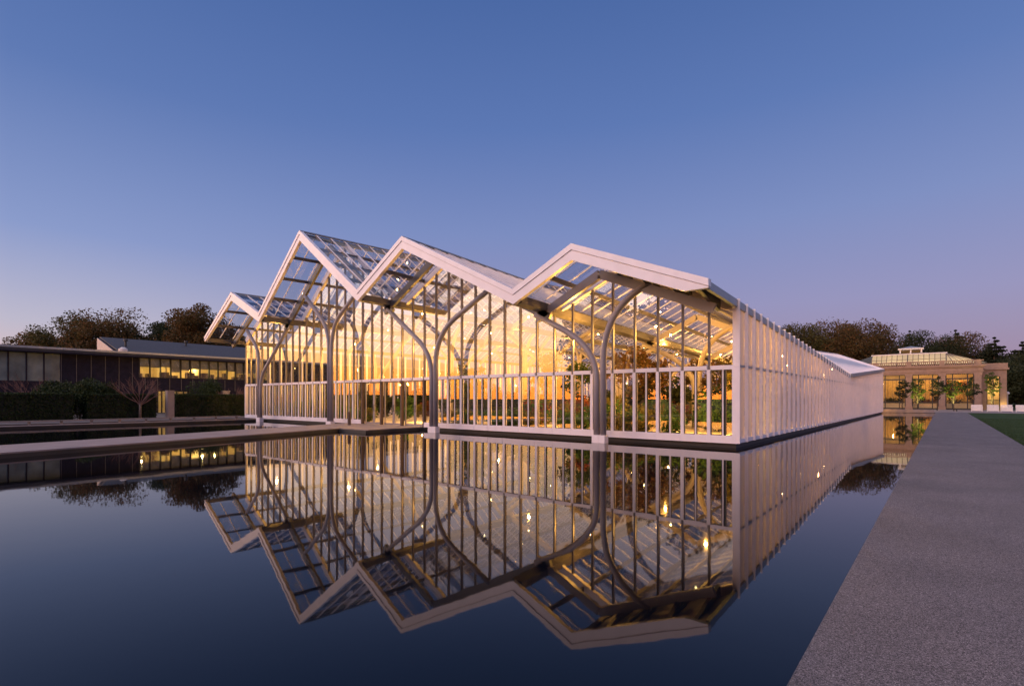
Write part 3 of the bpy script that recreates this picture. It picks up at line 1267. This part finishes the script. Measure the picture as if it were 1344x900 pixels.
for u0, u1 in ((207.5, 218), (232, 250)):
    y0, y1 = wy(u0), wy(u1)
    q = MB()
    q.add([(WX - .15, y0, .2), (WX - .15, y1, .2), (WX - .15, y1, 2.5), (WX - .15, y0, 2.5)], [(0, 1, 2, 3)])
    dd = q.build('glass_door', 'glass', wb_)
    q = MB()
    for yq in (y0, (y0 + y1) / 2, y1):
        q.box(WX - .2, WX - .05, yq - .05, yq + .05, .16, 2.55)
    q.build('door_frame', 'dark', dd)
q = MB()
q.box(WX - 4.2, WX - 4, wy(190), wy(262), .16, 2.55)
q.box(WX - 4, WX - .3, wy(190), wy(262), .16, .2)
q.build('lobby', 'cream', wb_)
b = MB()
b.hexa([(WX - 12.3, y_l, 6.15), (WX + 1.3, y_l, 6.15), (WX + 1.3, y_r, 6.15), (WX - 12.3, y_r, 6.15)],
       [(WX - 12.3, y_l, 6.9), (WX + 1.3, y_l, 6.42), (WX + 1.3, y_r, 6.42), (WX - 12.3, y_r, 6.9)])
rf = b.build('roof', 'slate', wb_)
b = MB()
b.box(WX + 1.3, WX + 1.38, y_l, y_r, 6.36, 6.56)
b.build('gutter', 'flash', rf)
b = MB()
b.box(WX + .4, WX + 1.28, y_l, y_r, 6.02, 6.15)
b.build('eave_board', 'clad', rf)
# raised roof behind
ya_ = 19.2
ub = MB()
ub.hexa([(WX - 22, ya_ - 1, 6.0), (WX - 13, ya_ - 1, 6.0), (WX - 13, 80, 6.0), (WX - 22, 80, 6.0)],
        [(WX - 22, ya_ - 1, 9.9), (WX - 13, ya_ - 1, 7.4), (WX - 13, 80, 7.4), (WX - 22, 80, 9.9)])
ub.build('upper_wall', 'clad', wb_)
ub = MB()
ub.hexa([(WX - 22, ya_ - 1.06, 6.0), (WX - 13, ya_ - 1.06, 6.0), (WX - 13, ya_ - 1.005, 6.0), (WX - 22, ya_ - 1.005, 6.0)],
        [(WX - 22, ya_ - 1.06, 9.9), (WX - 13, ya_ - 1.06, 7.4), (WX - 13, ya_ - 1.005, 7.4), (WX - 22, ya_ - 1.005, 9.9)])
ub.build('gable_wall', 'pale', wb_)
ub = MB()
ub.hexa([(WX - 22.3, ya_ - .7, 9.96), (WX - 12.6, ya_ - .7, 7.37), (WX - 12.6, 80.3, 7.37), (WX - 22.3, 80.3, 9.96)],
        [(WX - 22.3, ya_ - .7, 10.1), (WX - 12.6, ya_ - .7, 7.5), (WX - 12.6, 80.3, 7.5), (WX - 22.3, 80.3, 10.1)])
ur = ub.build('upper_roof', 'slate', wb_)
for yq, xq, hh_ in ((ya_ + .8, WX - 16.5, .7), (ya_ + 9, WX - 20, .5), (ya_ + 17, WX - 18, .5)):
    q = MB()
    zz = 7.5 + (WX - 12.6 - xq) / 9.7 * 2.6
    q.tube([(xq, yq, zz), (xq, yq, zz + hh_)], .12, 8)
    q.tube([(xq, yq, zz + hh_), (xq, yq, zz + hh_ + .25)], [.3, .22], 8)
    q.build('roof_vent', 'dark', ur)
q = MB()
q.tube([(WX - 3.4, ya_ - 2.6, 6.75), (WX - 3.4, ya_ - 2.6, 7.15)], [.42, .42], 14)
q.tube([(WX - 3.4, ya_ - 2.6, 7.15), (WX - 3.4, ya_ - 2.6, 7.35)], [.42, .15], 14)
q.build('roof_cowl', 'linen', ur)
for f_, w_ in ((.07, 150), (.22, 60), (.42, 190), (.52, 110), (.62, 30), (.78, 70), (.95, 150)):
    lamp('office_lamp', (WX - 2.9, lerp(ws, we, f_), 5.3), w_, (1, .70, .22), wb_, .05)
lamp('lobby_lamp', (WX - 2, wy(213), 2.2), 70, (1, .70, .26), wb_, .05)

# ------------------------------------------------------------------ stone orangery beyond the far end of the path
OY = 100.0
sb = thing('orangery', 'pinkish stone orangery with tall lit windows beyond the end of the path', 'building', (-4, OY + 10, .05))
pil = [-20.3, -16.35, -12.4, -8.2, -4.0, -.08, 3.88]
ZT = 5.35
b = MB()
b.box(-20.6, 4.4, OY - .1, OY + .5, ZT, 6.25)
b.box(3.9, 4.4, OY + .5, OY + 16, .05, 6.25)
b.box(-20.6, -20.1, OY + .5, OY + 16, .05, 6.25)
b.build('wall', 'stone', sb)
b = MB()
b.box(-20.8, 4.62, OY - .32, OY + .6, 6.25, 6.42)
b.box(-20.8, 4.75, OY - .42, OY + .6, 6.42, 6.55)
b.box(-20.6, 4.55, OY - .2, OY - .1, 5.62, 5.74)
b.build('cornice', 'stone', sb)
for x in pil:
    b = MB()
    b.box(x - .38, x + .38, OY - .22, OY + .45, .05, ZT)
    b.box(x - .46, x + .46, OY - .3, OY + .5, .05, .55)
    b.box(x - .45, x + .45, OY - .28, OY + .5, ZT - .28, ZT - .003)
    b.build('pilaster', 'stone', sb)
ba = MB()
ba.box(-20.6, 4.5, OY - .12, OY + .2, 7.16, 7.30)
ba.box(-20.6, 4.5, OY - .12, OY + .2, 6.55, 6.68)
x = -20.5
while x < 4.3:
    ba.tube([(x, OY + .04, 6.68), (x, OY + .04, 6.85), (x, OY + .04, 7.16)], [.05, .085, .05], 6, cap=False)
    x += .24
ba.build('balustrade', 'stone', sb)
for x in pil:
    b = MB()
    b.box(x - .3, x + .3, OY - .16, OY + .24, 6.551, 7.34)
    b.build('balustrade_pier', 'stone', sb)
for a_, c_ in zip(pil[:-1], pil[1:]):
    x0, x1 = a_ + .38, c_ - .38
    q = MB()
    q.add([(x0, OY + .2, .1), (x1, OY + .2, .1), (x1, OY + .2, ZT), (x0, OY + .2, ZT)], [(0, 1, 2, 3)])
    wi = q.build('window', 'dullglass', sb)
    q = MB()
    for s in (0, .24, .78, 1):
        xx_ = lerp(x0 + .06, x1 - .06, s)
        q.box(xx_ - .06, xx_ + .06, OY + .1, OY + .19, .05, ZT)
    for z0_, z1_ in ((4.55, 4.72), (ZT - .1, ZT - .005), (1.15, 1.25), (.05, .3)):
        q.box(x0 + .12, x1 - .12, OY + .12, OY + .18, z0_, z1_)
    for s in (.12, .36, .51, .65, .89):
        xx_ = lerp(x0, x1, s)
        q.box(xx_ - .02, xx_ + .02, OY + .13, OY + .17, 1.25, 4.55)
    q.build('window_frame', 'dark', wi)
b = MB()
b.box(-20, 3.8, OY + 8, OY + 8.3, .05, 6.2)
b.build('inner_wall', mat('tan_plaster', (.42, .28, .13), .8, var=.3, scale=.6), sb)
b = MB()
b.box(-20, 3.8, OY + .7, OY + 8, .06, .12)
b.build('floor', 'floor', sb)
for x0, x1 in ((-7.6, -4.8), (-3.2, -1.4), (1.6, 3.0)):
    b = MB()
    k_ = x0
    while k_ < x1:
        b.box(k_, k_ + .17, OY + 5 + .08 * math.sin(k_ * 14), OY + 5.2 + .08 * math.sin(k_ * 14), 1.2, 4.6)
        k_ += .18
    b.build('curtain', 'curtain', sb)
b = MB()
b.box(-20, 3.8, OY + 1.2, OY + 1.6, .12, 1.0)
b.build('planter_wall', 'cream', sb)
# side wing, set back
b = MB()
b.box(4.4, 4.95, OY + 3, OY + 3.5, .05, 5.9)
b.box(6.4, 7.1, OY + 3, OY + 3.5, .05, 5.9)
b.box(4.95, 6.4, OY + 3, OY + 3.5, 4.9, 5.9)
b.box(6.6, 7.1, OY + 3.5, OY + 14, .05, 5.9)
b.build('wing_wall', 'stone', sb)
b = MB()
b.box(4.4, 7.35, OY + 2.75, OY + 3.6, 5.9, 6.15)
b.box(4.4, 7.2, OY + 2.9, OY + 3.4, 6.15, 6.85)
b.build('wing_parapet', 'stone', sb)
q = MB()
q.add([(4.95, OY + 3.3, .1), (6.4, OY + 3.3, .1), (6.4, OY + 3.3, 4.9), (4.95, OY + 3.3, 4.9)], [(0, 1, 2, 3)])
wi = q.build('window', 'dullglass', sb)
q = MB()
for xx_ in (5.0, 5.68, 6.35):
    q.box(xx_ - .05, xx_ + .05, OY + 3.2, OY + 3.29, .05, 4.9)
for z_ in (1.4, 3.4):
    q.box(5.05, 6.3, OY + 3.22, OY + 3.28, z_, z_ + .1)
q.build('window_frame', 'dark', wi)
b = MB()
b.box(4.5, 6.6, OY + 6, OY + 6.2, .05, 5.5)
b.build('wing_inner_wall', 'cream', sb)


# glazed roof: a sloping lantern over the main block
def at_o(u, y):
    a = (u - 672) / F_PX
    return y * (-SY + CY * a) / (CY + SY * a)


b = MB()
y1_ = OY + 5
gx0, gx1 = -9.0, .4
zlo, zhi = 7.0, 8.7
b.add([(gx0, OY + 2.6, zlo), (gx1, OY + 2.6, zlo), (gx1, OY + 4.2, zhi), (gx0, OY + 4.2, zhi)], [(0, 1, 2, 3)])
b.add([(gx1, OY + 2.6, zlo), (gx1 + 4.6, OY + 3.4, zlo), (gx1, OY + 4.2, zhi)], [(0, 1, 2)])
b.add([(gx1, OY + 4.2, zhi), (gx1 + 4.6, OY + 3.4, zlo), (gx1 + 4.6, OY + 14, zlo), (gx1 - 3, OY + 14, zhi)], [(0, 1, 2, 3)])
b.add([(gx0, OY + 2.6, zlo), (gx0, OY + 4.2, zhi), (gx0 - 4.6, OY + 4.2, zlo)], [(0, 1, 2)])
b.add([(gx0, OY + 4.2, zhi), (gx1, OY + 4.2, zhi), (gx1 - 3.4, OY + 9, 9.25), (gx0 + 3.4, OY + 9, 9.25)], [(0, 1, 2, 3)])
b.mi = [0, 0, 1, 1, 1]
gr_ = b.build('glass_roof', [frosted_mat('milky_roof_glass', (.62, .60, .52), .6), 'pewter'], sb)
b = MB()
for i in range(15):
    xx_ = lerp(gx0, gx1, i / 14)
    b.bar((xx_, OY + 2.56, zlo), (xx_, OY + 4.16, zhi + .02), .07 if i % 7 else .14, .07, side=(1, 0, 0))
    xx2 = lerp(gx0 + 3.4, gx1 - 3.4, i / 14)
    b.bar((xx_, OY + 4.2, zhi + .04), (xx2, OY + 9, 9.29), .06, .06, side=(1, 0, 0))
for i in range(6):
    t = i / 5
    b.bar(Vector((gx1, OY + 2.56, zlo)).lerp(Vector((gx1 + 4.6, OY + 3.36, zlo)), t), Vector((gx1, OY + 4.16, zhi + .02)), .06, .06)
b.bar((gx0, OY + 3.35, (zlo + zhi) / 2 + .02), (gx1, OY + 3.35, (zlo + zhi) / 2 + .02), .06, .06)
b.build('roof_bars', 'bronze', gr_)
b = MB()
b.box(gx0 - .1, gx1 + .15, OY + 4.1, OY + 4.4, zhi, zhi + .16)
b.build('roof_rail', 'linen', gr_)
b = MB()
lx0, lx1 = -5.6, -2.6
b.box(lx0, lx1, OY + 8.6, OY + 11, 8.9, 9.2)
b.box(lx0 - .2, lx1 + .2, OY + 8.4, OY + 11.2, 9.85, 10.05)
for xx_ in (lx0, (lx0 + lx1) / 2 - .1, lx1 - .2):
    b.box(xx_, xx_ + .2, OY + 8.6, OY + 8.8, 9.2, 9.85)
la = b.build('roof_lantern', 'linen', sb)
q = MB()
q.add([(lx0, OY + 8.75, 9.2), (lx1, OY + 8.75, 9.2), (lx1, OY + 8.75, 9.85), (lx0, OY + 8.75, 9.85)], [(0, 1, 2, 3)])
q.build('lantern_glass', 'dullglass', la)
q = MB()
cx_ = (lx0 + lx1) / 2
q.add([(lx0 - .2, OY + 8.4, 10.05), (lx1 + .2, OY + 8.4, 10.05), (lx1 + .2, OY + 11.2, 10.05), (lx0 - .2, OY + 11.2, 10.05), (cx_, OY + 9.8, 10.5)],
      [(0, 1, 4), (1, 2, 4), (2, 3, 4), (3, 0, 4)])
q.build('lantern_roof', 'flash', la)
for x in (-18, -14, -10, -6.1, -2, 1.9):
    lamp('hall_lamp', (x, OY + 3.0, 4.3), 120, (1, .64, .18), sb, .05)
    lamp('hall_lamp', (x, OY + 4.4, 6.2), 130, (1, .74, .36), sb, .06)
lamp('wing_lamp', (5.6, OY + 4.6, 3.2), 160, (1, .68, .2), sb, .06)
lamp('wall_washer', (6.7, OY + 2.3, .5), 90, (1, .72, .2), sb, .06)
# plants and red blooms behind its windows
for u, z, lm, lb in ((1220, .1, 'redleaf', 'red flowering shrub inside the middle lit window of the orangery'),
                     (1247, 2.6, 'redleaf', 'hanging ball of red flowers at the left of the right orangery window'),
                     (1263, 2.6, 'redleaf', 'hanging ball of red flowers at the right of the right orangery window'),
                     (1176, .1, 'deep', 'dark plants massed inside the left window of the orangery'),
                     (1166, .1, 'olive', 'olive plants at the left edge of the left orangery window'),
                     (1209, .1, 'deep', 'dark plants low in the middle orangery window'),
                     (1254, .1, 'deep', 'dark plants low in the right orangery window')):
    xx_ = at_o(u, OY + 2.6)
    shrub('shrub' if z < 1 else 'hanging_flowers', lb, (xx_, OY + 2.4, z), 1.7, 1.9, lm, u, 500, .2, cat='shrub' if z < 1 else 'flowers')

# clipped young trees in front of it, some lit from below
for i, (u, t, h, lm, lit, lb) in enumerate((
        (1184, 70, 4.3, 'deep', 0, 'small dark tree before the leftmost orangery window'),
        (1204, 70, 4.4, 'fresh', 1, 'small tree lit yellow from below, before the middle orangery window'),
        (1230, 70, 4.6, 'deep', 0, 'small dark tree before the pilaster between two orangery windows'),
        (1252, 68, 4.3, 'fresh', 1, 'small tree lit yellow green, before the red flowers of the orangery'),
        (1277, 68, 4.5, 'deep', 0, 'small dark tree at the right corner of the orangery block'),
        (1301, 68, 5.6, 'fresh', 1, 'tall narrow young tree before the bright orangery wing'))):
    x, y = at(u, t)
    tree('young_tree', lb, (x, y, .08), h, 1.95 if lm != 'fresh' or i == 1 else 1.7, .30, lm, 80 + i, 38, 60, .13, tr=.045)
    if lit:
        b = MB()
        b.tube([(x + .25, y - 1.2, .08), (x + .25, y - 1.2, .22)], .07, 8)
        b.tube([(x + .25, y - 1.2, .22), (x + .25, y - 1.14, .30)], .06, 8)
        q = tag(b.build('ground_light', 'dark', base=(x, y - 1.2, .08), loc=(x, y - 1.2, .08)),
                'small ground light at the foot of the ' + ['', 'lit tree by the middle window', '', 'yellow green tree by the path end', '', 'narrow tree by the bright wing'][i], 'light')
        L = bpy.data.lights.new('uplight', 'SPOT')
        L.energy, L.color, L.spot_size, L.spot_blend, L.shadow_soft_size = 1500, (1, .80, .22), R(85), .5, .05
        lo_ = bpy.data.objects.new('uplight', L)
        COL.objects.link(lo_)
        lo_.location = (x + .25, y - 1.18, .36)
        lo_.rotation_euler = (R(158), 0, 0)


# white garden benches along the far lawn
def bench(label, u, t):
    y = 88.5
    x = at_o(u, y)
    o = thing('garden_bench', label, 'bench', (x, y, .075), 'white benches at the far end of the lawn')
    q = MB()
    q.box(x - .46, x + .46, y - .38, y - .34, .16, .455)
    q.build('apron', 'linen', o)
    b = MB()
    for k_ in range(3):
        b.box(x - .53, x + .53, y - .42 + .15 * k_, y - .30 + .15 * k_, .46, .50)
    b.build('seat', 'linen', o)
    b = MB()
    b.box(x - .53, x + .53, y + .02, y + .06, .86, .93)
    b.box(x - .53, x + .53, y + .02, y + .06, .50, .56)
    for k_ in range(9):
        xx_ = x - .48 + k_ * .12
        b.box(xx_ - .052, xx_ + .052, y + .025, y + .055, .56, .86)
    b.build('backrest', 'linen', o)
    for sx in (-1, 1):
        for yy_ in (-.40, .02):
            q = MB()
            q.box(x + sx * .51 - .035, x + sx * .51 + .035, y + yy_ - .03, y + yy_ + .05, .075, .46 if yy_ > 0 else .66)
            q.build('leg', 'linen', o)
        q = MB()
        q.box(x + sx * .51 - .045, x + sx * .51 + .045, y - .44, y + .02, .66, .70)
        q.build('armrest', 'linen', o)
    return o


bench('leftmost white garden bench at the far end of the lawn', 1282, 66)
bench('second white bench from the left on the far lawn', 1303, 66)
bench('third white bench from the left, below the bright stone wing', 1321, 66)
bench('rightmost white bench on the far lawn, cut by the picture edge', 1341, 66)
x, y = at(1322.5, 76)
lp = thing('lamp_post', 'thin pale lamp post with a round globe right of the stone orangery', 'lamp post', (x, y, .08))
b = MB()
b.tube([(x, y, .08), (x, y, 2.3)], [.06, .04], 8)
b.build('post', 'linen', lp)
b = MB()
b.ball((x, y, 2.5), .24)
b.build('globe', 'linen', lp, smooth=True)

# ------------------------------------------------------------------ trees behind everything
gW = 'autumn trees behind the dark building'
for u, t, v, cw, lm, sd, nc, nl, lb in (
        (22, 118, 445, 8, 'rust', 101, 22, 80, 'low rust coloured tree at the far left behind the dark roof'),
        (62, 108, 420, 8.5, 'ochre', 102, 22, 80, 'narrow amber tree left of the broad autumn trees'),
        (92, 106, 410, 11, 'olive', 103, 30, 95, 'broad olive and amber tree, left one of the pair behind the roof'),
        (138, 104, 402, 14, 'rust', 104, 40, 100, 'broad airy rust tree, right one of the pair behind the roof'),
        (163, 112, 421, 9, 'rust', 105, 26, 80, 'rust tree half hidden by the white gable end'),
        (203, 112, 423, 13, 'deep', 106, 46, 140, 'dark green domed tree behind the grey sloping roof'),
        (240, 118, 416, 12, 'deep', 107, 40, 120, 'dark green tree behind the tall russet tree'),
        (262, 106, 400, 13, 'rust', 108, 50, 120, 'tallest russet tree, rising left of the glass gables'),
        (292, 120, 425, 12, 'olive', 109, 40, 110, 'dark olive tree seen through the leftmost glass gable'),
        (112, 116, 434, 11, 'ochre', 110, 30, 110, 'low amber tree filling the gap behind the broad autumn pair')):
    x, y = at(u, t)
    z = hgt(v, t)
    tree('deciduous_tree', lb, (x, y, .03), z * .99, cw * 1.05, .16, lm, sd, int(nc * 1.9), int(nl * 2.4), .40, group=gW, gap=1.2)
gE = 'trees behind the stone orangery'
for u, t, v, cw, lm, sd, nc, nl, lb in (
        (1040, 112, 424, 14, 'olive', 121, 44, 120, 'dark olive tree behind the low end of the side wall'),
        (1018, 120, 432, 12, 'olive', 122, 34, 100, 'half hidden tree just above the zinc edge of the side wall'),
        (1095, 110, 422, 14, 'rust', 123, 50, 120, 'broad brown tree with gaps behind the white far roof'),
        (1132, 112, 421, 13, 'rust', 124, 44, 110, 'tall brown tree with spreading limbs left of the orangery roof'),
        (1160, 128, 458, 11, 'olive', 125, 36, 90, 'low airy tree behind the left end of the orangery'),
        (1186, 132, 452, 11, 'olive', 126, 30, 80, 'thin tree between the brown trees and the dark wood'),
        (1215, 130, 438, 17, 'deep', 127, 60, 150, 'dense dark tree behind the orangery roof lantern'),
        (1246, 132, 437, 15, 'rust', 128, 50, 140, 'dense dark brown tree right of the roof lantern'),
        (1280, 132, 458, 12, 'deep', 129, 46, 130, 'dark tree behind the right end of the balustrade'),
        (1336, 96, 478, 9, 'deep', 130, 46, 130, 'dark leafy tree at the right edge beside the orangery wing'),
        (1362, 110, 462, 14, 'deep', 131, 46, 130, 'dark tree cut by the right edge of the picture'),
        (1326, 124, 470, 11, 'deep', 132, 46, 130, 'dark tree filling the gap right of the orangery wing')):
    x, y = at(u, t)
    z = hgt(v, t)
    tree('deciduous_tree', lb, (x, y, .03), z, cw, .12 if u > 1200 else .25, lm, sd, int(nc * 1.7), int(nl * 2.6), .34, group=gE, gap=1.25)
for u, t, v, cw, sd, lb in ((1305, 120, 441, 10, 141, 'tall layered pine right of the orangery roof'),
                            (1342, 118, 447, 10, 142, 'layered pine at the right edge of the picture'),
                            (1254, 138, 431, 9, 143, 'pine top poking above the dark wood'),
                            (1194, 150, 432, 6, 144, 'slim flat topped pine above the far trees')):
    x, y = at(u, t)
    conifer('pine_tree', lb, (x, y, .03), hgt(v, t), cw, sd, group='pines behind the orangery')
# trees behind the viewer, seen only as dark shapes in the glass front
for i, (x, y, h, cw, lb) in enumerate(((-35.5, -28, 15.5, 13, 'dark tree mirrored in the glass left of the fourth pier'),
                                       (-25, -30, 17, 15, 'tall dark tree mirrored in the glass right of the fourth pier'),
                                       (-14, -30, 16, 15, 'dark tree mirrored in the glass near the building corner'))):
    tree('deciduous_tree', lb, (x, y, .03), h, cw, .0, 'deep', 151 + i, 110, 190, .55, group='trees mirrored in the glass front')
